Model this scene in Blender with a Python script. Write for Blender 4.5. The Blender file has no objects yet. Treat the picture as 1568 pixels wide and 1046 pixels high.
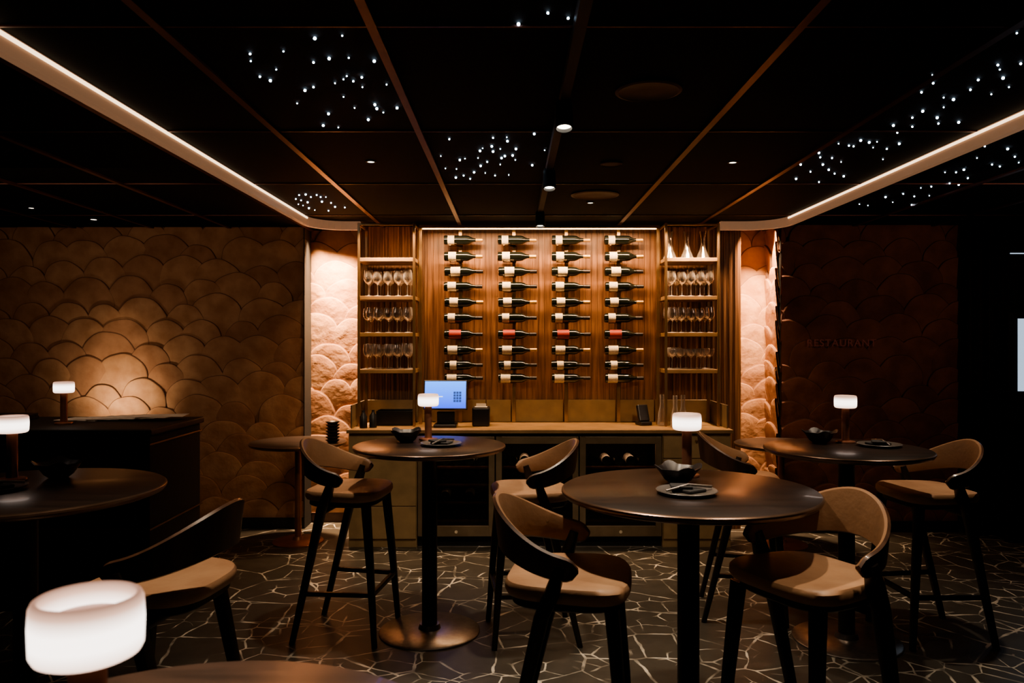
import bpy, bmesh, math, random
from mathutils import Matrix, Vector
random.seed(7)
sc=bpy.context.scene
F=1176.0; H=1.6
def wx(px,d): return (px-786)*d/F
def wz(py,d): return H+(522-py)*d/F

# ---------------- materials
def nt(name):
    m=bpy.data.materials.new(name); m.use_nodes=True
    return m,m.node_tree,m.node_tree.nodes['Principled BSDF']
def mat(name,c,rough=.5,metal=0,c2=None,ns=8,bump=0,bs=60,stretch=(1,1,1),spec=.5,coat=0,detail=6,tr=0):
    m,t,b=nt(name)
    b.inputs['Roughness'].default_value=rough; b.inputs['Metallic'].default_value=metal
    b.inputs['Specular IOR Level'].default_value=spec
    b.inputs['Coat Weight'].default_value=coat
    b.inputs['Base Color'].default_value=(*c,1)
    tc=t.nodes.new('ShaderNodeTexCoord'); mp=t.nodes.new('ShaderNodeMapping'); mp.inputs['Scale'].default_value=stretch
    t.links.new(tc.outputs['Object'],mp.inputs[0])
    if c2 is None: c2=tuple(x*.75 for x in c)
    n=t.nodes.new('ShaderNodeTexNoise'); n.inputs['Scale'].default_value=ns; n.inputs['Detail'].default_value=detail
    r=t.nodes.new('ShaderNodeValToRGB'); r.color_ramp.elements[0].position=.35; r.color_ramp.elements[1].position=.65
    r.color_ramp.elements[0].color=(*c2,1); r.color_ramp.elements[1].color=(*c,1)
    t.links.new(mp.outputs[0],n.inputs[0]); t.links.new(n.outputs[0],r.inputs[0]); t.links.new(r.outputs[0],b.inputs['Base Color'])
    if bump:
        n2=t.nodes.new('ShaderNodeTexNoise'); n2.inputs['Scale'].default_value=bs; n2.inputs['Detail'].default_value=8
        bp=t.nodes.new('ShaderNodeBump'); bp.inputs['Strength'].default_value=bump; bp.inputs['Distance'].default_value=.01
        t.links.new(mp.outputs[0],n2.inputs[0]); t.links.new(n2.outputs[0],bp.inputs['Height']); t.links.new(bp.outputs[0],b.inputs['Normal'])
    return m
def emis(name,c,s,samp=True,base=.5):
    m,t,b=nt(name)
    b.inputs['Base Color'].default_value=(*[x*base for x in c],1)
    b.inputs['Emission Color'].default_value=(*c,1); b.inputs['Emission Strength'].default_value=s
    if not samp:
        m.cycles.emission_sampling='NONE'
    return m
def glassmat(name,tint=(1,1,1),base=.08,milk=0,blend=.35):
    m=bpy.data.materials.new(name); m.use_nodes=True; t=m.node_tree; t.nodes.clear()
    o=t.nodes.new('ShaderNodeOutputMaterial'); mx=t.nodes.new('ShaderNodeMixShader')
    tr=t.nodes.new('ShaderNodeBsdfTransparent'); tr.inputs[0].default_value=(*tint,1)
    g=t.nodes.new('ShaderNodeBsdfGlossy'); g.inputs['Roughness'].default_value=.12
    lw=t.nodes.new('ShaderNodeLayerWeight'); lw.inputs[0].default_value=blend
    a=t.nodes.new('ShaderNodeMath'); a.operation='ADD'; a.inputs[1].default_value=base; a.use_clamp=True
    t.links.new(lw.outputs['Facing'],a.inputs[0]); t.links.new(a.outputs[0],mx.inputs[0])
    if milk:
        df=t.nodes.new('ShaderNodeBsdfDiffuse'); df.inputs[0].default_value=(.9,.85,.8,1)
        m2=t.nodes.new('ShaderNodeMixShader'); m2.inputs[0].default_value=milk
        t.links.new(g.outputs[0],m2.inputs[1]); t.links.new(df.outputs[0],m2.inputs[2]); gs=m2.outputs[0]
    else: gs=g.outputs[0]
    t.links.new(tr.outputs[0],mx.inputs[1]); t.links.new(gs,mx.inputs[2]); t.links.new(mx.outputs[0],o.inputs[0])
    return m

M_black=mat('black_paint',(.005,.005,.005),.6)
M_ceil=mat('ceiling_black',(.0022,.0022,.0022),.8,spec=.10)
M_bar=mat('ceiling_bar_bronze',(.13,.06,.05),.40,.8)
M_spk=mat('speaker_grille',(.05,.028,.02),.6,.2)
M_scal=mat('scallop_suede',(.46,.27,.16),.85,0,(.32,.17,.095),ns=7,bump=.7,bs=14,spec=.2)
M_scalb=mat('scallop_suede_b',(.38,.21,.125),.85,0,(.27,.14,.08),ns=7,bump=.7,bs=14,spec=.2)
M_rimshade=mat('scallop_rim_shade',(.17,.085,.05),.9)  # rims coloured darker to stand in for shade at the scale edges
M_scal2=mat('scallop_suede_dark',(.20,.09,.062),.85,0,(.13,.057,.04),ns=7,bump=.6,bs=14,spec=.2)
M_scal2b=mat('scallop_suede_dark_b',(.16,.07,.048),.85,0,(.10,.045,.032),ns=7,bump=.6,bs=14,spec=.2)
M_rimshade2=mat('scallop_rim_shade_dark',(.06,.025,.017),.9)  # same painted edge shade for the dark suede
M_wallbrown=mat('wall_brown',(.10,.06,.04),.85)
M_walldark=mat('wall_dark',(.012,.010,.009),.85)
M_wood=mat('veneer_wood',(.34,.165,.075),.42,0,(.13,.058,.026),ns=3,stretch=(14,14,.8),bump=.05)
M_wood2=mat('slat_wood_dark',(.26,.13,.062),.45,0,(.08,.038,.018),ns=3,stretch=(30,14,.6))
M_wal=mat('walnut_dark',(.105,.052,.030),.42,0,(.055,.026,.015),ns=4,stretch=(6,6,1),coat=.1)
M_leg=mat('stool_leg_black',(.014,.010,.008),.42)
M_leather=mat('tan_leather',(.48,.295,.175),.48,0,(.39,.225,.13),ns=6,bump=.15,bs=40)
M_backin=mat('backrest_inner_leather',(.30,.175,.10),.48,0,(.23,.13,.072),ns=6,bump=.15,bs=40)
M_top=mat('tabletop_dark_wood',(.030,.019,.015),.34,0,(.016,.011,.009),ns=3,stretch=(1,9,1),coat=.1)
M_edge=mat('tabletop_edge_bronze',(.18,.115,.08),.30,.75)
M_base=mat('brushed_steel_base',(.42,.38,.35),.33,.95,ns=30)
M_brass=mat('brass_frame',(.50,.33,.18),.30,.9)
M_cab=mat('cabinet_champagne',(.36,.25,.13),.5,.1)
M_ctop=mat('countertop_bronze',(.38,.24,.12),.4,.3)
M_frbr=mat('fridge_frame_bronze',(.20,.15,.095),.4,.3)
M_copper=mat('copper',(.46,.22,.14),.38,.8)
M_glass=glassmat('clear_glass',(.97,.95,.93),.07,.35,.45)
M_dglass=glassmat('smoked_glass',(.6,.56,.53),.02,0,.2)
M_bottle=mat('bottle_glass_dark',(.008,.010,.007),.12,coat=.3)
M_cream=mat('label_cream',(.70,.61,.46),.7,ns=90)
M_red=mat('label_red',(.30,.03,.025),.6)
M_gold=mat('capsule_gold',(.65,.42,.18),.35,.6)
M_caps=mat('capsule_black',(.02,.015,.015),.4)
M_cer=mat('dark_ceramic',(.020,.017,.017),.4)
M_plate=mat('grey_plate',(.10,.09,.08),.35)
M_nap=mat('black_napkin',(.03,.03,.032),.8,bump=.3)
M_paper=mat('paper',(.7,.64,.56),.8)
M_curt=mat('black_curtain',(.008,.007,.007),.9)
M_plast=mat('black_plastic',(.010,.010,.011),.35)
def shade_mat():
    # frosted opal glass around a bulb: brightest round the middle of its height
    m,t,b=nt('lamp_shade_frosted'); tc=t.nodes.new('ShaderNodeTexCoord'); sp=t.nodes.new('ShaderNodeSeparateXYZ')
    t.links.new(tc.outputs['Generated'],sp.inputs[0]); r=t.nodes.new('ShaderNodeValToRGB')
    e=r.color_ramp.elements; e[0].position=0; e[0].color=(.5,.32,.24,1); e[1].position=1; e[1].color=(.13,.07,.05,1)
    k=e.new(.32); k.color=(1,.88,.80,1); k=e.new(.58); k.color=(1,.88,.80,1); k=e.new(.86); k.color=(.36,.22,.16,1)
    t.links.new(sp.outputs[2],r.inputs[0]); t.links.new(r.outputs[0],b.inputs['Emission Color']); b.inputs['Emission Strength'].default_value=1.7
    b.inputs['Base Color'].default_value=(.40,.31,.27,1); return m
M_shade=shade_mat()
M_cove=emis('cove_face_glow',(1,.54,.30),.085,True,.28)  # beam face self-lit, standing in for the LED strip's light on it
M_coveled=emis('cove_led',(1,.72,.46),1.2)
M_led=emis('rack_led',(1,.66,.34),4)
M_star=emis('star_fibre',(.62,.82,1),9,False)
M_lens=emis('downlight_lens',(1,.88,.72),4,False)
M_sign=emis('sign_letter',(.25,.06,.04),.05,False)
M_window=emis('display_glow',(.6,.78,1),.4,False)

def floor_mat():
    m,t,b=nt('crazed_stone_floor')
    tc=t.nodes.new('ShaderNodeTexCoord')
    nz=t.nodes.new('ShaderNodeTexNoise'); nz.inputs['Scale'].default_value=5; nz.inputs['Detail'].default_value=3
    ad=t.nodes.new('ShaderNodeVectorMath'); ad.operation='MULTIPLY_ADD'; ad.inputs[1].default_value=(.05,.05,0)
    t.links.new(tc.outputs['Object'],nz.inputs[0]); t.links.new(nz.outputs['Color'],ad.inputs[0]); t.links.new(tc.outputs['Object'],ad.inputs[2])
    nw=t.nodes.new('ShaderNodeTexNoise'); nw.inputs['Scale'].default_value=7; nw.inputs['Detail'].default_value=2; t.links.new(tc.outputs['Object'],nw.inputs[0])
    def vor(scale,w):
        v=t.nodes.new('ShaderNodeTexVoronoi'); v.feature='DISTANCE_TO_EDGE'; v.voronoi_dimensions='2D'; v.inputs['Scale'].default_value=scale
        t.links.new(ad.outputs[0],v.inputs['Vector'])
        wv=t.nodes.new('ShaderNodeMapRange'); wv.inputs[1].default_value=.3; wv.inputs[2].default_value=.7; wv.inputs[3].default_value=w*.2; wv.inputs[4].default_value=w*1.7
        t.links.new(nw.outputs[0],wv.inputs[0])
        dv=t.nodes.new('ShaderNodeMath'); dv.operation='DIVIDE'; t.links.new(v.outputs['Distance'],dv.inputs[0]); t.links.new(wv.outputs[0],dv.inputs[1])
        r=t.nodes.new('ShaderNodeMapRange'); r.inputs[1].default_value=.6; r.inputs[2].default_value=1; r.inputs[3].default_value=1; r.inputs[4].default_value=0
        t.links.new(dv.outputs[0],r.inputs[0]); return r
    a=vor(2.9,.021); c=vor(6.5,.038)
    n=t.nodes.new('ShaderNodeTexNoise'); n.inputs['Scale'].default_value=2.6; n.inputs['Detail'].default_value=1
    t.links.new(tc.outputs['Object'],n.inputs[0])
    r=t.nodes.new('ShaderNodeMapRange'); r.inputs[1].default_value=.47; r.inputs[2].default_value=.53
    t.links.new(n.outputs[0],r.inputs[0])
    mu=t.nodes.new('ShaderNodeMath'); mu.operation='MULTIPLY'; t.links.new(c.outputs[0],mu.inputs[0]); t.links.new(r.outputs[0],mu.inputs[1])
    mx=t.nodes.new('ShaderNodeMath'); mx.operation='MAXIMUM'; t.links.new(a.outputs[0],mx.inputs[0]); t.links.new(mu.outputs[0],mx.inputs[1])
    n3=t.nodes.new('ShaderNodeTexNoise'); n3.inputs['Scale'].default_value=6; t.links.new(tc.outputs['Object'],n3.inputs[0])
    r3=t.nodes.new('ShaderNodeMapRange'); r3.inputs[1].default_value=.38; r3.inputs[2].default_value=.62; r3.inputs[3].default_value=.10; t.links.new(n3.outputs[0],r3.inputs[0])
    m2=t.nodes.new('ShaderNodeMath'); m2.operation='MULTIPLY'; t.links.new(mx.outputs[0],m2.inputs[0]); t.links.new(r3.outputs[0],m2.inputs[1])
    n4=t.nodes.new('ShaderNodeTexNoise'); n4.inputs['Scale'].default_value=9; n4.inputs['Detail'].default_value=8; t.links.new(tc.outputs['Object'],n4.inputs[0])
    cr=t.nodes.new('ShaderNodeValToRGB'); cr.color_ramp.elements[0].color=(.032,.029,.024,1); cr.color_ramp.elements[1].color=(.088,.080,.066,1)
    t.links.new(n4.outputs[0],cr.inputs[0])
    mc=t.nodes.new('ShaderNodeMixRGB'); mc.inputs[2].default_value=(.68,.64,.55,1)
    t.links.new(m2.outputs[0],mc.inputs[0]); t.links.new(cr.outputs[0],mc.inputs[1]); t.links.new(mc.outputs[0],b.inputs['Base Color'])
    b.inputs['Roughness'].default_value=.38
    bp=t.nodes.new('ShaderNodeBump'); bp.inputs['Strength'].default_value=.25; bp.inputs['Distance'].default_value=.004
    t.links.new(n4.outputs[0],bp.inputs['Height']); t.links.new(bp.outputs[0],b.inputs['Normal'])
    return m
M_floor=floor_mat()

# ---------------- mesh builder
class MB:
    def __init__(s): s.v=[]; s.f=[]; s.m=[]; s.sm=[]
    def add(s,vs,fs,mi=0,M=None,smooth=False):
        o=len(s.v)
        for p in vs:
            p=Vector(p); s.v.append(M@p if M else p)
        for f in fs: s.f.append([i+o for i in f]); s.m.append(mi); s.sm.append(smooth)
        return s
    def box(s,x0,x1,y0,y1,z0,z1,mi=0,M=None):
        vs=[(x,y,z) for x in(x0,x1) for y in(y0,y1) for z in(z0,z1)]
        return s.add(vs,[(0,1,3,2),(4,6,7,5),(0,4,5,1),(2,3,7,6),(0,2,6,4),(1,5,7,3)],mi,M)
    def lathe(s,prof,seg=24,M=None,mi=0,mis=None):
        n=len(prof); vs=[]
        for r,z in prof:
            for k in range(seg):
                a=2*math.pi*k/seg; vs.append((r*math.cos(a),r*math.sin(a),z))
        for i in range(n-1):
            fs=[(i*seg+k,i*seg+(k+1)%seg,(i+1)*seg+(k+1)%seg,(i+1)*seg+k) for k in range(seg)]
            if i==0: base=len(s.v); s.add(vs,[],0,M)
            for f in fs:
                s.f.append([base+q for q in f]); s.m.append(mis[i] if mis else mi); s.sm.append(True)
        return s
    def tube(s,pts,rads,seg=10,mi=0,M=None,flat=1.0):
        pts=[Vector(p) for p in pts]; vs=[]
        for i,p in enumerate(pts):
            d=(pts[min(i+1,len(pts)-1)]-pts[max(i-1,0)]).normalized()
            up=Vector((0,0,1)) if abs(d.z)<.9 else Vector((0,1,0))
            a=d.cross(up).normalized(); b=d.cross(a).normalized()
            for k in range(seg):
                t=2*math.pi*k/seg+math.pi/seg
                c,q=math.cos(t),math.sin(t)
                e=.6; c=math.copysign(abs(c)**e,c); q=math.copysign(abs(q)**e,q)
                vs.append(p+a*c*rads[i]+b*q*rads[i]*flat)
        fs=[(i*seg+k,i*seg+(k+1)%seg,(i+1)*seg+(k+1)%seg,(i+1)*seg+k) for i in range(len(pts)-1) for k in range(seg)]
        n=len(pts)
        fs.append(tuple(range(seg))[::-1]); fs.append(tuple(range((n-1)*seg,n*seg)))
        return s.add(vs,fs,mi,M,True)
    def mesh(s,name,mats):
        me=bpy.data.meshes.new(name); me.from_pydata([tuple(p) for p in s.v],[],s.f)
        for m in mats: me.materials.append(m)
        for p,mi,sm in zip(me.polygons,s.m,s.sm): p.material_index=mi; p.use_smooth=sm
        bm=bmesh.new(); bm.from_mesh(me)
        bmesh.ops.remove_doubles(bm,verts=bm.verts,dist=1e-5)
        bmesh.ops.recalc_face_normals(bm,faces=bm.faces)
        for e in bm.edges:
            if len(e.link_faces)==2 and e.calc_face_angle(0)>math.radians(38): e.smooth=False
        bm.to_mesh(me); bm.free(); return me
def obj(name,me,parent=None,loc=(0,0,0),rot=(0,0,0),bevel=0):
    o=bpy.data.objects.new(name,me); sc.collection.objects.link(o); o.location=loc; o.rotation_euler=rot
    if parent: o.parent=parent
    if bevel:
        b=o.modifiers.new('bevel','BEVEL'); b.width=bevel; b.segments=2; b.limit_method='ANGLE'
    return o
def empty(name,loc=(0,0,0),rz=0):
    e=bpy.data.objects.new(name,None); e.empty_display_size=.1; sc.collection.objects.link(e); e.location=loc; e.rotation_euler=(0,0,rz); return e
def T(x,y,z): return Matrix.Translation((x,y,z))
def R(a,ax): return Matrix.Rotation(a,4,ax)

# ---------------- room shell
CZ=2.58
YL=6.62; YR=6.50; YN=6.80; XL=-1.78; XR=2.27
obj('floor',MB().box(-5,5,-2,7.2,-.1,0).mesh('floor',[M_floor]))
obj('ceiling',MB().box(-5,5,-2,7.2,CZ,CZ+.1).mesh('ceiling',[M_ceil]))
obj('wall_back_left',MB().box(-5,XL,YL,7.2,0,CZ).mesh('wbl',[M_wallbrown]))
obj('wall_back_niche',MB().box(XL,XR,YN,7.2,0,CZ).mesh('wbn',[M_wallbrown]))
obj('wall_back_right',MB().box(XR,5,YR,7.2,0,CZ).mesh('wbr',[M_walldark]))
obj('wall_left',MB().box(-5.1,-5,-2,7.2,0,CZ).mesh('wl',[M_walldark]))
obj('wall_right',MB().box(5,5.1,-2,7.2,0,CZ).mesh('wr',[M_walldark]))
obj('wall_front',MB().box(-5,5,-2.1,-2,0,CZ).mesh('wf',[M_walldark]))
obj('baseboard_left',MB().box(-5,XL,YL-.06,YL,0,.09).mesh('bbl',[M_black]))
obj('baseboard_right',MB().box(XR,3.75,YR-.06,YR,0,.09).mesh('bbr',[M_black]))
obj('return_shade_strip',MB().box(XL,XL+.008,YL-.060,YN,0,CZ).mesh('return_shade',[M_walldark]))  # dark strip added over the niche return, standing in for shade there

# scallop cladding (overlapping tilted scales)
def scallops(name,x0,x1,M,z0=.09,z1=CZ,seed=1,mats=(M_scal,M_scalb,M_rimshade),tilt=.044):
    rnd=random.Random(seed); bm=bmesh.new()
    row=0; z=z0-.20
    while z<z1+.15:
        x=x0-.3+(row%2)*.165
        while x<x1+.35:
            Rr=.188+rnd.uniform(-.035,.05); cx=x+rnd.uniform(-.05,.05); cz=z+rnd.uniform(-.035,.035)
            seg=36; rings=[0,.5,.93,.975,1.0,1.0]
            dome=[.002,.002,.001,-.001,-.005,-.020]
            ph=rnd.uniform(0,6); prev=None; mi=rnd.choice((0,0,1))
            for ri,(q,dm) in enumerate(zip(rings,dome)):
                cur=[]
                for k in range(seg):
                    a=2*math.pi*k/seg; w=1+.02*math.sin(3*a+ph)+.012*math.sin(7*a+ph*2)
                    px=cx+Rr*q*w*math.cos(a); pz=cz+Rr*q*w*math.sin(a)
                    off=.004+tilt*(pz-(cz-Rr))/(2*Rr)+dm
                    cur.append(bm.verts.new((px,-max(off,-.02),pz)))
                    if q==0: break
                if prev is not None:
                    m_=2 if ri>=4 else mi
                    if len(prev)==1:
                        for k in range(seg): bm.faces.new((prev[0],cur[k],cur[(k+1)%seg])).material_index=m_
                    else:
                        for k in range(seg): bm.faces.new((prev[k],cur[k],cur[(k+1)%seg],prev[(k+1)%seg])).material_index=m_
                prev=cur
            x+=.33
        z+=.17; row+=1
    for co,no in (((x0,0,0),(-1,0,0)),((x1,0,0),(1,0,0)),((0,0,z0),(0,0,-1)),((0,0,z1),(0,0,1)),((0,.003,0),(0,1,0))):
        bmesh.ops.bisect_plane(bm,geom=bm.verts[:]+bm.edges[:]+bm.faces[:],plane_co=co,plane_no=no,clear_outer=True)
    for f in bm.faces: f.smooth=True
    bmesh.ops.recalc_face_normals(bm,faces=bm.faces)
    for e in bm.edges:
        if len(e.link_faces)==2 and e.calc_face_angle(0)>math.radians(38): e.smooth=False
    me=bpy.data.meshes.new(name); bm.to_mesh(me); bm.free()
    for m_ in mats: me.materials.append(m_)
    me.transform(M)
    return me
e=empty('scallop_wall_cladding')
obj('panel_a',scallops('sc1',-5,XL,T(0,YL,0),seed=1),e)
obj('panel_b',scallops('sc2',XL+.008,-1.2,T(0,YN,0),seed=2,tilt=.026),e)
obj('panel_c',scallops('sc3',1.8,XR,T(0,YN,0),seed=3,tilt=.026),e)
obj('panel_d',scallops('sc4',0,.30,T(XR,YN,0)@R(-math.pi/2,'Z'),seed=4),e)
obj('panel_e',scallops('sc5',XR,3.75,T(0,YR,0),seed=5,mats=(M_scal2,M_scal2b,M_rimshade2)),e)

# ceiling grid
g=MB()
for i in range(-6,8):
    x=.229+.662*i
    if i==0: continue
    g.box(x-.015,x+.015,-2,6.75,CZ-.012,CZ)
for k in range(-3,5):
    y=2.38+1.19*k
    g.box(-5,5,y-.004,y+.004,CZ-.006,CZ)
obj('ceiling_grid',g.mesh('ceiling_grid',[M_bar]))

# cove lights
def sweep(mb,path,w,z0,z1,mi):
    n=len(path); vs=[]
    for i,(x,y) in enumerate(path):
        a=Vector(path[max(i-1,0)]); b=Vector(path[min(i+1,n-1)]); d=(b-a).normalized(); nx,ny=-d.y,d.x
        for s_,z in ((-1,z0),(1,z0),(1,z1),(-1,z1)): vs.append((x+nx*w*s_,y+ny*w*s_,z))
    fs=[(i*4+k,i*4+(k+1)%4,(i+1)*4+(k+1)%4,(i+1)*4+k) for i in range(n-1) for k in range(4)]
    fs+= [(3,2,1,0),tuple(range((n-1)*4,n*4))]
    mb.add(vs,fs,mi)
def cove(X,s_,xe):
    path=[(X,-1.9),(X,2),(X,4),(X,6.0)]+[(X+s_*.28*(1-math.cos(t)),6.0+.28*math.sin(t)) for t in [math.pi/2*k/8 for k in range(1,9)]]+[(xe,6.28)]
    mb=MB(); sweep(mb,path,.018,CZ-.07,CZ,0)
    p2=[(x+s_*.022,y) for x,y in path[:4]]
    sweep(mb,p2,.004,CZ-.02,CZ-.008,1)
    return mb.mesh('cove',[M_cove,M_coveled])
obj('cove_light',cove(-1.62,1,-1.24)); obj('cove_light',cove(2.18,-1,1.70))

# stars
A=[(385,80),(386,91),(400,115),(416,121),(425,104),(436,76),(484,56),(526,52),(482,93),(506,87),(536,86),(575,91),(515,125),(528,119),(533,114),(543,122),(556,116),(557,131),(594,127),(528,146),(469,136),(482,131),(457,156),(497,190),(520,193),(545,163),(576,158),(579,164),(566,181),(589,170),(610,163),(505,172),
(690,211),(677,237),(684,256),(701,257),(706,243),(714,241),(712,267),(722,272),(734,240),(737,229),(741,225),(738,252),(757,209),(755,222),(757,230),(768,226),(778,208),(779,214),(770,240),(775,237),(768,250),(760,267),(781,266),(787,236),(792,226),(791,243),(820,203),(836,228),(817,251),(745,263),(748,246),(700,270),(728,262),
(460,297),(455,303),(463,305),(470,296),(478,300),(487,297),(493,300),(501,300),(466,313),(475,317),(484,320),(459,311),(495,307),(509,309),(515,315),(530,316),(505,321),(473,308),
(841,17),(872,25),(796,34),
(1542,43),(1559,48),(1475,91),(1530,97),(1533,104),(1565,95),(1430,112),(1431,125),(1413,139),(1447,147),(1462,150),(1447,162),(1415,168),(1370,190),(1399,178),(1399,192),(1437,178),(1439,187),(1470,185),(1376,201),(1379,218),(1360,226),(1354,242),(1286,218),(1302,221),(1309,222),(1320,213),(1333,216),(1339,224),(1345,215),(1240,237),(1256,232),(1258,239),(1262,250),(1228,250),(1221,272),(1243,261),(1256,277),(1271,258),(1280,264),(1294,268),(1276,240),(1290,246),(1488,135),(1500,120),(1520,142),(1538,117),(1547,131),
(1320,296),(1318,311),(1331,313),(1339,290),(1346,288),(1358,300),(1369,308),(1385,295),(1398,312),(1402,299),(1412,286),(1425,298),(1428,284),(1456,279),(1470,281),(1484,271),(1449,262),(1466,262),(1478,258),(1510,222),(1525,211),(1521,250),(1533,253),(1545,226),(1556,238),(1562,247),(1498,240)]
st=MB()
for px,py in A:
    d=(CZ-H)*F/(522-py); r=random.choice([.0028,.004,.0055])*(.75+.08*d)
    st.lathe([(0,-r),(r*.7,-r*.7),(r,0),(r*.7,r*.7),(0,r)],8,T(wx(px,d),d,CZ-.004))
obj('star_ceiling_lights',st.mesh('stars',[M_star]))

# track with spotlights
tr=empty('ceiling_track_light',(.205,0,0))
obj('rail',MB().box(-.018,.018,.5,6.2,CZ-.045,CZ-.003).mesh('rail',[M_black]),tr)
for i,(y,ti) in enumerate([(3.03,.25),(4.22,.25),(5.6,.2)]):
    mb=MB(); Mx=T(0,y,CZ-.10)@R(-ti,'X')
    mb.lathe([(0,.07),(.03,.07),(.034,.06),(.036,-.035),(.036,-.045),(.031,-.045),(.030,-.03),(0,-.03)],24,Mx,mis=[0,0,0,0,0,0,1])
    mb.box(-.012,.012,y-.012,y+.012,CZ-.06,CZ-.03,0)
    obj('spot_%d'%(i+1),mb.mesh('spot',[M_black,M_lens]),tr)
def downlight(px,py,r=.03):
    d=(CZ-H)*F/(522-py)
    mb=MB().lathe([(0,0),(r*1.5,0),(r*1.5,-.004),(r,-.006),(r*.95,-.003),(0,-.003)],24,mis=[0,0,0,0,1])
    obj('downlight',mb.mesh('downlight',[M_black,M_lens]),None,(wx(px,d),d,CZ)); return wx(px,d),d
for p in [(570,246),(1124,247),(50,317),(906,309)]: downlight(*p,r=.02)
obj('downlight',MB().lathe([(0,0),(.04,0),(.04,-.004),(.026,-.006),(.024,-.003),(0,-.003)],24,mis=[0,0,0,0,1]).mesh('dl',[M_black,M_lens]),None,(-3.35,6.15,CZ))
for px,py,r in [(938,249,.06),(913,297,.16),(995,137,.13)]:
    d=(CZ-H)*F/(522-py)
    mb=MB().lathe([(0,0),(r,0),(r,-.006),(r*.9,-.01),(r*.85,-.006),(r*.3,-.008),(0,-.008)],32)
    obj('ceiling_speaker',mb.mesh('speaker',[M_spk]),None,(wx(px,d),d,CZ))

# ---------------- veneer panel behind wine rack
X0,X1=-1.298,1.955
mb=MB().box(X0,X1,6.56,YN,0,CZ,0)
x=X0; i=0
while x<X1-.01:
    inner = -.74<x<1.20
    w=.050 if inner else .024
    w=min(w,X1-x)
    mb.box(x+.0015,x+w-.0015,6.550 if inner else (6.548 if i%2 else 6.556),6.56,.0,CZ,0 if inner else 1)
    x+=w; i+=1
obj('wood_wall_panel',mb.mesh('wood_wall_panel',[M_wood,M_wood2]))

# ---------------- counter
CX0,CX1=-1.27,1.70; CY0,CY1=5.95,6.53
ct=empty('bar_counter')
mb=MB(); mb.box(CX0-.01,CX1+.01,CY0-.02,6.54,.89,.918)
obj('countertop',mb.mesh('countertop',[M_ctop]),ct,bevel=.003)
mb=MB(); mb.box(CX0,-.74,CY0+.02,CY1,0,.888)
for z0,z1 in [(.07,.32),(.326,.69),(.696,.86)]: mb.box(CX0+.005,-.745,CY0,CY0+.02,z0,z1)
obj('drawer_cabinet_1',mb.mesh('cab1',[M_cab]),ct,bevel=.002)
mb=MB(); mb.box(1.17,CX1,CY0+.02,CY1,0,.888)
for z0,z1 in [(.07,.25),(.256,.69),(.696,.86)]: mb.box(1.175,CX1-.005,CY0,CY0+.02,z0,z1)
obj('drawer_cabinet_2',mb.mesh('cab2',[M_cab]),ct,bevel=.002)
obj('carcass',MB().box(-.735,1.165,6.48,CY1,0,.888).box(-.735,1.165,CY0+.06,6.48,0,.08).box(-.735,1.165,CY0+.03,6.48,.865,.888).mesh('carcass',[M_black]),ct)
hd=MB()
for x in (-1.0,1.43):
    hd.lathe([(0,0),(.012,0),(.012,.015),(0,.018)],12,T(x,CY0,.83)@R(math.pi/2,'X'))
obj('knobs',hd.mesh('knobs',[M_brass]),ct)
# wine fridges
def fridge(x0,x1,name):
    e=empty(name)
    z0,z1=.09,.862; y=CY0
    mb=MB()
    mb.box(x0,x0+.045,y,y+.03,z0,z1); mb.box(x1-.045,x1,y,y+.03,z0,z1); mb.box(x0+.045,x1-.045,y,y+.03,z1-.055,z1); mb.box(x0+.045,x1-.045,y,y+.03,z0,z0+.08)
    obj('door_frame',mb.mesh('ff',[M_frbr]),e,bevel=.002)
    obj('door_glass',MB().box(x0+.04,x1-.04,y+.012,y+.016,z0+.07,z1-.05).mesh('fg',[M_dglass]),e)
    mb=MB()
    mb.box(x0+.01,x0+.02,y+.035,6.47,z0,z1);mb.box(x1-.02,x1-.01,y+.035,6.47,z0,z1);mb.box(x0+.02,x1-.02,6.45,6.47,z0,z1)
    obj('cavity',mb.mesh('fc',[M_black]),e)
    sh=MB(); bt=MB(); n=int((x1-x0-.12)/.095)
    for k,z in enumerate([.20,.34,.48,.62]):
        sh.box(x0+.025,x1-.025,y+.075,y+.095,z-.016,z)
        for j in range(n):
            bx=x0+.06+.0475+j*.095+((x1-x0-.12)-n*.095)/2
            bt.lathe([(0,.01),(.025,.004),(.036,0),(.038,.01),(.038,.18),(.03,.22),(.014,.25),(.014,.30),(0,.30)],14,T(bx,y+.10,z+.04)@R(-math.pi/2,'X'),mis=[0,0,0,1 if (j*k)%2 else 0,0,0,0,0])
    obj('shelves',sh.mesh('fs',[M_wal]),e); obj('bottles',bt.mesh('fb',[M_bottle,M_cream,M_gold]),e)
    obj('badge',MB().lathe([(0,0),(.012,0),(.012,.004),(0,.005)],14,T((x0+x1)/2,y,z0+.035)@R(math.pi/2,'X')).mesh('bd',[M_cream]),e)
    l=bpy.data.lights.new('fridge_led','AREA'); l.shape='RECTANGLE'; l.size=(x1-x0)*.8; l.size_y=.03; l.energy=1.0; l.color=(1,.68,.5)
    lo=bpy.data.objects.new('interior_led',l); sc.collection.objects.link(lo); lo.location=((x0+x1)/2,y+.055,z1-.03); lo.parent=e
fridge(-.73,-.135,'wine_fridge'); fridge(-.125,.515,'wine_fridge'); fridge(.525,1.16,'wine_fridge')
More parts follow.
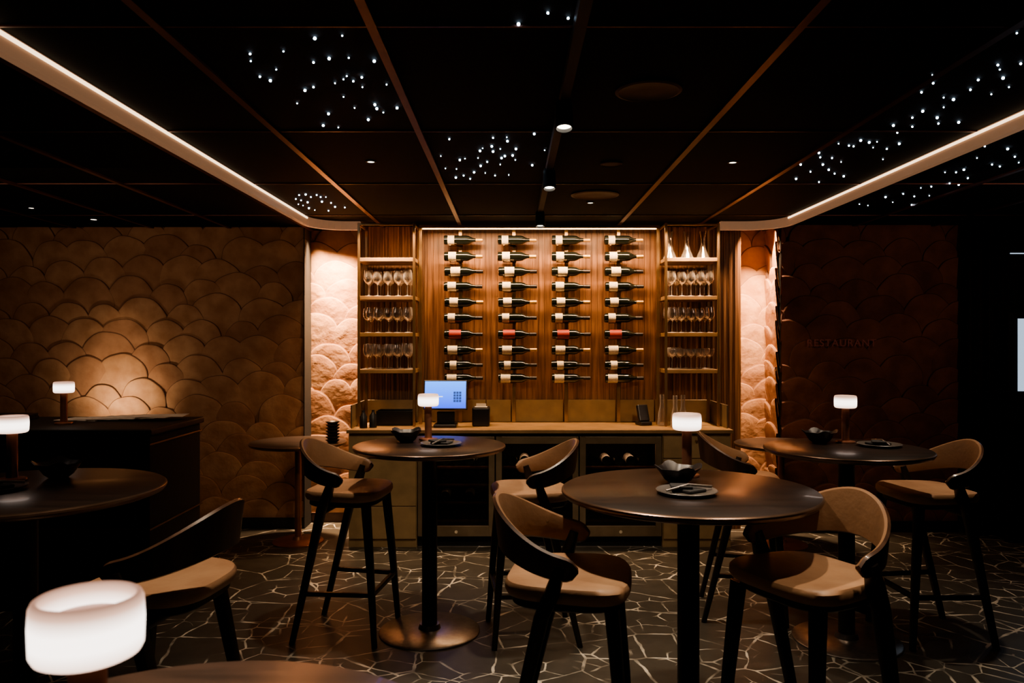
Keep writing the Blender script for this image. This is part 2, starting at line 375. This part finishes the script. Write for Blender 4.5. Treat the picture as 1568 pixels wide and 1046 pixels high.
# backsplash
bs=empty('counter_backsplash')
mb=MB()
xs=[-1.25,-.74,-.22,wx(785,6.52),wx(865,6.52),wx(945,6.52),1.21,1.68]
for a,b in zip(xs[:-1],xs[1:]): mb.box(a+.004,b-.004,6.515,6.535,.92,1.105)
obj('panels',mb.mesh('bsp',[M_cab]),bs,bevel=.002)
mb=MB()
for a in (CX0+.005,CX1-.017): mb.box(a,a+.012,6.02,6.535,.919,1.10)
obj('end_screens',mb.mesh('bse',[M_frbr]),bs)

# ---------------- wine rack
wr=empty('wall_wine_rack')
mb=MB()
for x in (-.755,1.205): mb.box(x-.012,x+.012,6.33,6.36,.92,2.56)
mb.box(-.743,1.193,6.33,6.36,2.535,2.56)
for p in (707,789,869,949):
    x=wx(p,6.5); mb.box(x-.014,x+.014,6.49,6.51,.92,CZ-.02)
rows=[367,392,415,438,462,486,511,535,558,578]; cols=[683,765,847,928]
for c in cols:
    for r in rows:
        x=wx(c,6.42); z=wz(r,6.42)
        mb.box(x+.10,x+.15,6.44,6.49,z-.006,z+.006)
        mb.box(x+.04,x+.052,6.40,6.445,z-.045,z-.039); mb.box(x+.10,x+.15,6.45,6.462,z-.045,z+.006)
        mb.box(x+.04,x+.15,6.45,6.462,z-.045,z-.039)
obj('frame',mb.mesh('wrf',[M_brass]),wr)
obj('led_strip',MB().box(-.74,1.19,6.345,6.357,2.528,2.534).mesh('wrl',[M_led]),wr)
bt=MB()
for c in cols:
    for ri,r in enumerate(rows):
        x=wx(c,6.42)+random.uniform(-.004,.004); z=wz(r,6.42)
        Mx=T(x,6.41,z)@R(math.pi/2,'Y')
        lab=1 if ri not in(6,) else 2
        cap=[3,3,4,4,3,4,4,3,4,4][ri]
        l0,l1=[(.03,.085),(.035,.10),(.05,.13),(.03,.10),(.04,.11),(.03,.09),(.04,.14),(.03,.11),(.045,.10),(.02,.10)][ri]
        bt.lathe([(0,.012),(.025,.006),(.036,0),(.0385,.008),(.0385,l0),(.0390,l0),(.0390,l1),(.0385,l1),(.0385,.185),(.035,.205),(.022,.228),(.0155,.245),(.0145,.262),(.0155,.263),(.0155,.318),(.012,.32),(0,.32)],20,Mx,
          mis=[0,0,0,0,lab,lab,lab,0,0,0,0,0,cap,cap,cap,cap])
obj('wine_bottles',bt.mesh('wine_bottles',[M_bottle,M_cream,M_red,M_gold,M_caps]),wr)

# ---------------- shelf units w/ glasses
def glass_prof(s_=1,h=.2):
    return [(0,0),(.034,0),(.034,.002),(.006,.007),(.0035,.02),(.0035,.09),(.010,.098),(.030,.115),(.040,.140),(.039,.165),(.033,h),(.0315,h),(.0375,.165),(.0385,.14),(.028,.117),(0,.101)]
SZ=[1.363,1.658,1.953,2.26]
def unit(x0,x1,topdec):
    e=empty('display_shelf')
    y0,y1=6.16,6.48
    mb=MB()
    for x in (x0,x1):
        for y in (y0,y1): mb.box(x-.010,x+.010,y-.010,y+.010,.92,CZ-.03)
    for x in (x0,x1): mb.box(x-.008,x+.008,y0,y1,CZ-.05,CZ-.035)
    mb.box(x0,x1,y0-.008,y0+.008,CZ-.05,CZ-.035)
    obj('posts',mb.mesh('up',[M_brass]),e,bevel=.002)
    mb=MB()
    for z in SZ: mb.box(x0-.008,x1+.008,y0-.006,y1+.006,z-.018,z+.012)
    obj('shelves',mb.mesh('us',[M_ctop]),e,bevel=.002)
    gl=MB()
    for si,z in enumerate(SZ[:3]):
        if x0>0 and si==0: hs=.17
        else: hs=.205
        for ry in (y0+.06,y0+.20):
            for k in range(5):
                x=x0+.06+k*(x1-x0-.12)/4+random.uniform(-.008,.008)
                gl.lathe(glass_prof(h=hs+random.uniform(-.01,.01)),16,T(x,ry,z+.0125))
    obj('wine_glasses',gl.mesh('ug',[M_glass]),e)
    if topdec:
        gl=MB()
        for x in (x0+.06,x0+.20,x0+.33):
            gl.lathe([(0,0),(.05,0),(.055,.01),(.03,.07),(.018,.12),(.018,.17),(.03,.23),(.028,.23),(.016,.17),(.016,.12),(.027,.07),(.05,.012),(0,.008)],20,T(x,y0+.14,2.273))
        obj('decanters',gl.mesh('ud',[glassmat('decanter_glass',(.97,.95,.93),.03,.12,.35)]),e)
unit(-1.228,-.785,False); unit(1.235,1.655,True)

# counter items
pos=empty('pos_terminal',(-.53,6.12,.919),0)
mb=MB(); Mt=T(0,0,.255)@R(math.radians(-14),'X')
mb.box(-.175,.175,-.012,.018,-.12,.12,0,Mt)
obj('bezel',mb.mesh('pb',[M_plast]),pos,bevel=.006)
def screen_mat():
    m,t,b=nt('screen_blue'); tc=t.nodes.new('ShaderNodeTexCoord'); sp=t.nodes.new('ShaderNodeSeparateXYZ')
    t.links.new(tc.outputs['Generated'],sp.inputs[0]); r=t.nodes.new('ShaderNodeValToRGB')
    r.color_ramp.elements[0].color=(.005,.05,.75,1); r.color_ramp.elements[1].color=(.04,.26,1,1)
    b.inputs['Base Color'].default_value=(.01,.02,.05,1)
    t.links.new(sp.outputs[2],r.inputs[0]); t.links.new(r.outputs[0],b.inputs['Emission Color']); b.inputs['Emission Strength'].default_value=1.3; return m
obj('screen',MB().box(-.163,.163,-.0145,-.0125,-.108,.108,0,Mt).mesh('ps',[screen_mat()]),pos)
kp=MB()
for i in range(4):
    for j in range(3): kp.box(.065+j*.022,.083+j*.022,-.0155,-.0148,-.06+i*.022,-.042+i*.022,0,Mt)
kp.box(-.14,-.02,-.0155,-.0148,-.02,-.012,1,Mt)
obj('screen_keypad',kp.mesh('pk',[emis('key',(.03,.10,.4),.3,False),emis('title',(.7,.85,1),.7,False)]),pos)
obj('stand',MB().box(-.09,.09,-.07,.13,0,.025).box(-.07,.07,.02,.10,.025,.12).mesh('pst',[M_plast]),pos,bevel=.006)
rp=empty('receipt_printer',(-.25,6.25,.919))
obj('body',MB().box(-.07,.07,-.10,.08,0,.15).mesh('rb',[M_plast]),rp,bevel=.012)
obj('paper_slot',MB().box(-.05,.05,-.06,.0,.15,.154).box(-.04,.04,-.03,-.028,.15,.18).mesh('rs',[M_paper]),rp)
tb=empty('black_storage_tray',(-.95,6.30,.919))
mb=MB(); mb.box(-.15,.15,-.09,.09,0,.01); mb.box(-.15,-.14,-.09,.09,.01,.12); mb.box(.14,.15,-.09,.09,.01,.12); mb.box(-.14,.14,-.09,-.08,.01,.12); mb.box(-.14,.14,.08,.09,.01,.12)
obj('tray_body',mb.mesh('tb',[M_plast]),tb,bevel=.004)
ph=empty('card_terminal',(1.08,6.25,.919),.3)
mb=MB(); mb.box(-.05,.05,-.04,.08,0,.03); mb.box(-.045,.045,-.02,.02,.03,.17,0,R(-.35,'X'))
obj('body_shell',mb.mesh('ph',[M_plast]),ph,bevel=.008)
dc=MB()
for x,y in ((1.30,6.12),(1.38,6.2),(1.22,6.25)):
    dc.lathe([(0,0),(.035,0),(.038,.01),(.03,.10),(.016,.16),(.018,.25),(.016,.25),(.014,.16),(.027,.10),(.034,.012),(0,.008)],18,T(x,y,.919))
obj('glass_carafes',dc.mesh('dc',[M_glass]))
sc2=MB()
for x,y in ((-1.17,6.05),(-1.10,6.08)): sc2.lathe([(0,0),(.03,0),(.03,.09),(.012,.12),(.012,.14),(0,.14)],14,T(x,y,.919))
obj('black_dispensers',sc2.mesh('disp',[M_plast]))

# ---------------- tables
def table(name,x,y,r,h,br=.277,low=False):
    e=empty(name,(x,y,0))
    obj('tabletop',MB().lathe([(0,h-.032),(r-.03,h-.032),(r-.008,h-.024),(r,h-.012),(r-.001,h-.005),(r-.008,h),(0,h)],96,mis=[1,1,1,1,1,0]).mesh('tt',[M_top,M_edge]),e)
    cr=.026 if low else .042
    obj('column',MB().lathe([(0,.014),(cr,.014),(cr,h-.04),(cr*1.9,h-.036),(cr*1.9,h-.033),(0,h-.033)],32).mesh('tc',[M_copper if low else M_leg]),e)
    obj('base_plate',MB().lathe([(0,0),(br,0),(br,.008),(br-.008,.014),(cr+.02,.020),(cr+.012,.045),(0,.045)],64).mesh('tbp',[M_copper if low else M_base]),e)
TH=1.03
for tx,ty,r_ in ((.682,2.97,.49),(-.455,4.24,.42),(1.79,4.11,.425),(-1.88,2.97,.50),(-.45,.955,.425)): table('round_high_table',tx,ty,r_,TH)
table('low_round_table',-1.71,6.14,.38,.80,.20,True); table('low_round_table',2.12,6.05,.36,.80,.20,True)
bw=MB()
for i in range(7): bw.lathe([(0,0),(.03,0),(.055,.02),(.057,.024),(.052,.024),(.03,.006),(0,.006)],20,T(-1.42,6.08,.80+i*.024))
obj('bowl_stack',bw.mesh('bw',[M_cer]))

# lamps
m_b=MB().lathe([(0,0),(.052,0),(.054,.004),(.052,.010),(.022,.013),(.0205,.03),(.0205,.205),(.028,.208),(.028,.214),(0,.214)],32).mesh('lamp_base',[M_copper])
m_s=MB().lathe([(.02,.196),(.050,.196),(.056,.199),(.0595,.206),(.0605,.235),(.0595,.258),(.057,.264),(.054,.266),(.051,.264),(.049,.257),(.048,.240)],48).mesh('lamp_shade',[M_shade])
m_c=MB().lathe([(0,.232),(.0485,.232),(.0485,.240),(.040,.243),(0,.246)],40).mesh('lamp_cap',[M_copper])
def lamp(x,y,z,s_=1):
    e=empty('table_lamp',(x,y,z)); e.scale=(s_,)*3; obj('stem_base',m_b,e); obj('shade',m_s,e); obj('cap',m_c,e)
lamp(.74,3.25,TH);lamp(-.485,4.45,TH);lamp(1.88,4.33,TH);lamp(-2.05,3.15,TH);lamp(-.500,.905,TH,1.02);lamp(-2.83,4.85,1.08)
def bowl_mesh():
    seg=32; prof=[(0,0),(.035,0),(.055,.015),(.075,.045),(.092,.062),(.088,.063),(.070,.046),(.050,.018),(0,.010)]
    mb=MB().lathe(prof,seg)
    for i,v in enumerate(mb.v):
        a=math.atan2(v.y,v.x); k=1+.10*math.cos(4*a)*(v.z/.06)
        v.x*=k; v.y*=k; v.z*=1+.22*max(0,math.cos(4*a))*(v.z/.06)
    return mb.mesh('bowl',[M_cer])
BWL=bowl_mesh()
PLT=MB().lathe([(0,0),(.07,0),(.11,.010),(.115,.014),(.112,.016),(.08,.008),(0,.007)],40).mesh('plate',[M_plate])
NAP=MB().box(-.035,.055,-.05,.05,.008,.020,0,R(.4,'Z')).box(-.06,.02,-.03,.04,.0205,.032,0,R(-.3,'Z')).mesh('nap',[M_nap])
CUT=MB().tube([(-.09,-.02,.018),(0,-.012,.036),(.10,0,.022)],[.004,.004,.006],8).mesh('cut',[M_base])
def setting(bx,by,px_,py_,z=TH,rz=0):
    obj('serving_bowl',BWL,None,(bx,by,z),(0,0,rz))
    e=empty('plate_setting',(px_,py_,z),rz); obj('plate',PLT,e); obj('napkin',NAP,e,bevel=.004); obj('cutlery',CUT,e)
setting(.67,3.10,.655,2.88,rz=.2); setting(-.60,4.36,-.39,4.22,rz=.9); setting(1.73,4.32,2.0,4.18,rz=1.5); setting(-1.90,3.22,-1.99,2.95,rz=.5)

# ---------------- stools
def se(t,a,b,n):
    c,s_=math.cos(t),math.sin(t); return (a*math.copysign(abs(c)**(2/n),c), b*math.copysign(abs(s_)**(2/n),s_))
def seat_mesh():
    mb=MB(); seg=48; vs=[]
    L=[(.0,.750),(.90,.750),(.97,.755),(1.0,.768),(.995,.783),(.96,.794),(.88,.799),(.6,.797),(.3,.794),(0,.793)]
    for q,z in L:
        for k in range(seg):
            t=2*math.pi*k/seg; x,y=se(t,.225*q,.215*q,3.6)
            x*=1+.10*(y/.215)*q
            z2=z+(.010*(x/.22)**2 if z>.78 else 0)
            vs.append((x,y,z2))
    n=len(L)
    mb.add(vs,[(i*seg+k,i*seg+(k+1)%seg,(i+1)*seg+(k+1)%seg,(i+1)*seg+k) for i in range(n-1) for k in range(seg)],0,None,True)
    return mb.mesh('seat',[M_leather])
def subframe():
    mb=MB(); seg=40; vs=[]
    for q,z in [(0,.720),(.84,.720),(.88,.727),(.88,.7499),(0,.7499)]:
        for k in range(seg):
            x,y=se(2*math.pi*k/seg,.225*q,.215*q,3.6); vs.append((x,y,z))
    mb.add(vs,[(i*seg+k,i*seg+(k+1)%seg,(i+1)*seg+(k+1)%seg,(i+1)*seg+k) for i in range(4) for k in range(seg)],0,None,True)
    return mb.mesh('sub',[M_leg])
def back_mesh():
    mb=MB(); N=48; th=.020; vs=[]
    for i in range(N+1):
        u=-1+2*i/N; ph=u*math.radians(100); au=abs(u)
        sm=au*au*(3-2*au)
        zt=1.064-.150*sm; zb=.895-.062*sm
        if au>.88:
            q=(au-.88)/.12; mid=(zt+zb)/2; hh=(zt-zb)/2*math.sqrt(max(0.06,1-q*q*.94)); zt=mid+hh; zb=mid-hh
        ring=[(z,.014*(z-.85)/.23) for z in (zb,zb+(zt-zb)*.25,zb+(zt-zb)*.75,zt)]
        rx,ry=.238,.232
        def P(z,rr,o):
            r1=rx+rr*1.2+o; r2=ry+rr*2+o
            return (r1*math.sin(ph),-r2*math.cos(ph)+.01,z)
        vs+=[P(ring[0][0],ring[0][1],th*.5),P(ring[0][0]+.006,ring[0][1],th),P(ring[1][0],ring[1][1],th),P(ring[2][0],ring[2][1],th),P(ring[3][0]-.006,ring[3][1],th),P(ring[3][0],ring[3][1],th*.5),P(ring[3][0]-.006,ring[3][1],0),P(ring[2][0],ring[2][1],-.004),P(ring[1][0],ring[1][1],-.004),P(ring[0][0]+.006,ring[0][1],0)]
    K=10; fo=[];fi=[]
    for i in range(N):
        for k in range(K):
            f=(i*K+k,i*K+(k+1)%K,(i+1)*K+(k+1)%K,(i+1)*K+k)
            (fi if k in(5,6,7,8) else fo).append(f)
    fo.append(tuple(range(K))); fo.append(tuple(range(N*K,(N+1)*K)))
    mb.add(vs,fo,0,None,True)
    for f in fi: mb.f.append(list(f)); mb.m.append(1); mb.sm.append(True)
    return mb.mesh('backrest',[M_wal,M_backin])
SEAT,SUB,BACK=seat_mesh(),subframe(),back_mesh()
LEGS=[]
for sx in (-1,1):
    LEGS.append(MB().tube([(sx*.222,-.235,0),(sx*.232,-.14,.40),(sx*.240,-.065,.72),(sx*.245,-.03,.80),(sx*.247,-.005,.88)],[.017,.023,.029,.030,.021],12,flat=.85).mesh('rear_leg',[M_leg]))
    LEGS.append(MB().tube([(sx*.215,.215,0),(sx*.195,.185,.40),(sx*.175,.155,.735)],[.016,.022,.027],12,flat=.9).mesh('front_leg',[M_leg]))
RAIL=MB().tube([(-.200,.195,.27),(.200,.195,.27)],[.014,.014],10).tube([(-.203,.19,.27),(-.225,-.165,.27)],[.013,.013],10).tube([(.203,.19,.27),(.225,-.165,.27)],[.013,.013],10).tube([(-.235,-.07,.70),(.235,-.07,.70)],[.014,.014],10).mesh('rail',[M_leg])
def stool(x,y,deg):
    e=empty('bar_stool',(x,y,0),math.radians(deg-90))
    obj('seat',SEAT,e); obj('seat_frame',SUB,e); obj('backrest',BACK,e); obj('footrest',RAIL,e)
    for i,m in enumerate(LEGS): obj('leg_%d'%(i+1),m,e)
stool(-.90,4.25,-8); stool(.10,4.22,186); stool(.20,2.68,-10); stool(1.04,2.70,208)
stool(1.37,4.55,-12); stool(2.27,4.2,184); stool(-1.20,2.64,172)

# ---------------- host desk left
hd=empty('host_desk')
mb=MB(); mb.box(-3.6,-2.15,4.55,5.3,0,1.04)
obj('body',mb.mesh('hb',[M_walldark]),hd,bevel=.01)
obj('desk_top',MB().box(-3.62,-2.13,4.53,5.32,1.041,1.08).mesh('ht',[M_black]),hd,bevel=.008)
obj('trim_rails',MB().box(-3.61,-2.14,4.54,5.31,.985,.995).box(-3.61,-2.14,4.54,5.31,.48,.49).mesh('hr',[M_edge]),hd)
mb=MB()
for i in range(9):
    mb.box(-.15,.15,-.10,.10,.003*i,.003*i+.0025,0,T(-2.85+.065*i+random.uniform(-.01,.01),5.12,1.081)@R(random.uniform(-.2,.2),'Z'))
obj('menu_papers',mb.mesh('pp',[M_paper]))
obj('menu_binder',MB().box(-3.5,-3.2,4.95,5.2,1.081,1.10).box(-3.48,-3.2,4.96,5.19,1.101,1.118).mesh('bn',[M_plast]),bevel=.003)

# right: curtain, sign, display
mb=MB(); N=120; vs=[]
for i in range(N+1):
    x=3.78+ .45*i/N; y=6.33+.045*math.sin(i*.32)+.015*math.sin(i*.9)
    vs+=[(x,y,.02),(x,y,CZ-.02)]
mb.add(vs,[(2*i,2*i+2,2*i+3,2*i+1) for i in range(N)],0,None,True)
cu=obj('black_curtain',mb.mesh('curtain',[M_curt])); sm=cu.modifiers.new('s','SOLIDIFY'); sm.thickness=.006
dd=empty('wall_display',(wx(1558,6.1),6.1,0))
obj('display_frame',MB().box(-.06,.5,0,.05,0,1.83).mesh('df',[M_black]),dd)
obj('display_panel',MB().box(.012,.45,-.006,-.001,wz(598,6.1),wz(487,6.1)).mesh('dp',[M_window]),dd)
obj('display_top_strip',MB().box(-.05,.5,-.006,-.001,wz(388,6.1),wz(388,6.1)+.008).box(.3,.32,-.006,0,1.8,wz(388,6.1)).mesh('dp2',[M_window]),dd)
cv=bpy.data.curves.new('sign','FONT'); cv.body='RESTAURANT'; cv.size=.085; cv.extrude=.003; cv.align_x='CENTER'; cv.space_character=1.15
cv.materials.append(M_sign)
so=bpy.data.objects.new('wall_sign_lettering',cv); sc.collection.objects.link(so); so.location=(2.76,6.43,1.56); so.rotation_euler=(math.pi/2,0,0)

# ---------------- lights
def area(name,loc,target,sx,sy,e,c,spread=180):
    l=bpy.data.lights.new(name,'AREA'); l.shape='RECTANGLE'; l.size=sx; l.size_y=sy; l.energy=e; l.color=c; l.spread=math.radians(spread)
    o=bpy.data.objects.new(name,l); sc.collection.objects.link(o); o.location=loc
    d=Vector(target)-Vector(loc); o.rotation_euler=d.to_track_quat('-Z','Y').to_euler(); return o
def spot(name,loc,target,e,ang,c=(1,.72,.48),blend=.6,r=.03):
    l=bpy.data.lights.new(name,'SPOT'); l.energy=e; l.color=c; l.spot_size=math.radians(ang); l.spot_blend=blend; l.shadow_soft_size=r
    o=bpy.data.objects.new(name,l); sc.collection.objects.link(o); o.location=loc
    d=Vector(target)-Vector(loc); o.rotation_euler=d.to_track_quat('-Z','Y').to_euler(); return o
W=(1,.61,.33)
area('rack_wash',(.22,6.14,2.53),(.22,6.55,1.5),1.9,.04,21,W,140)
area('shelf_wash_l',(-1.0,6.05,2.52),(-1.0,6.45,1.2),.40,.04,7,W,95)
area('shelf_wash_r',(1.45,6.05,2.52),(1.45,6.45,1.2),.40,.04,7,W,95)
WN=(1,.63,.36)
area('niche_wash_l',(-1.55,6.63,2.555),(-1.53,6.79,0.9),.36,.05,21,WN,60)
area('niche_wash_r',(2.10,6.50,2.555),(2.13,6.76,0.7),.24,.05,13,WN,65)
spot('wall_spot',(-3.34,6.12,2.55),(-3.34,6.62,.7),12,44,(1,.72,.46),1)
spot('desk_uplight',(-3.34,6.20,1.04),(-3.34,6.62,1.20),8,135,(1,.76,.50),1,.05)
def dn(x,y,e,ang=70,tx=0,ty=0,c=(1,.78,.57)): spot('table_spot',(x,y,2.56),(x+tx,y+ty,0),e,ang,c,.7,.025)
spot('track_spot',(.205,3.0,2.42),(.35,2.7,0),52,80,(1,.79,.58),.8)
spot('track_spot',(.205,4.19,2.42),(.1,4.5,0),44,85,(1,.79,.58),.8)
dn(1.1,2.9,26,75); dn(1.25,2.35,26,55,-.1,.2); dn(-.72,4.1,32,70); dn(1.25,4.2,22,70); dn(2.4,4.2,34,65); dn(-1.05,2.3,48,62,-.1,.2)  # second spot added without a fixture, fills the shadowed right stool seat
dn(-.38,1.30,220,30,0,-.05)  # added spot, no fixture there; brightens the nearest tabletop
spot('counter_front_fill',(-.5,3.4,2.5),(-.6,6.0,.35),44,52,(1,.76,.52),1)  # added fill without a fixture, lifts the cabinet fronts
spot('counter_front_fill',(1.0,3.4,2.5),(1.0,6.0,.35),36,52,(1,.76,.52),1)  # matching added fill for the right side
w=bpy.data.worlds.new('w'); sc.world=w; w.use_nodes=True
w.node_tree.nodes['Background'].inputs[0].default_value=(1,.75,.6,1); w.node_tree.nodes['Background'].inputs[1].default_value=.003
area('room_bounce',(-3.0,4.3,2.53),(-3.0,6.6,1.0),1.6,.6,5.5,(1,.68,.46),150)
area('room_bounce',(3.3,4.4,2.53),(3.0,6.6,1.0),1.2,.6,4,(1,.62,.44),150)

# camera
cam=bpy.data.cameras.new('camera'); co=bpy.data.objects.new('camera',cam); sc.collection.objects.link(co); sc.camera=co
co.location=(0,0,H); co.rotation_euler=(math.pi/2,0,0); cam.sensor_width=36; cam.lens=27; cam.clip_start=.05
cam.dof.use_dof=True; cam.dof.focus_distance=4.6; cam.dof.aperture_fstop=5.6
sc.view_settings.view_transform='AgX'; sc.view_settings.look='AgX - Medium High Contrast'; sc.view_settings.exposure=1.0
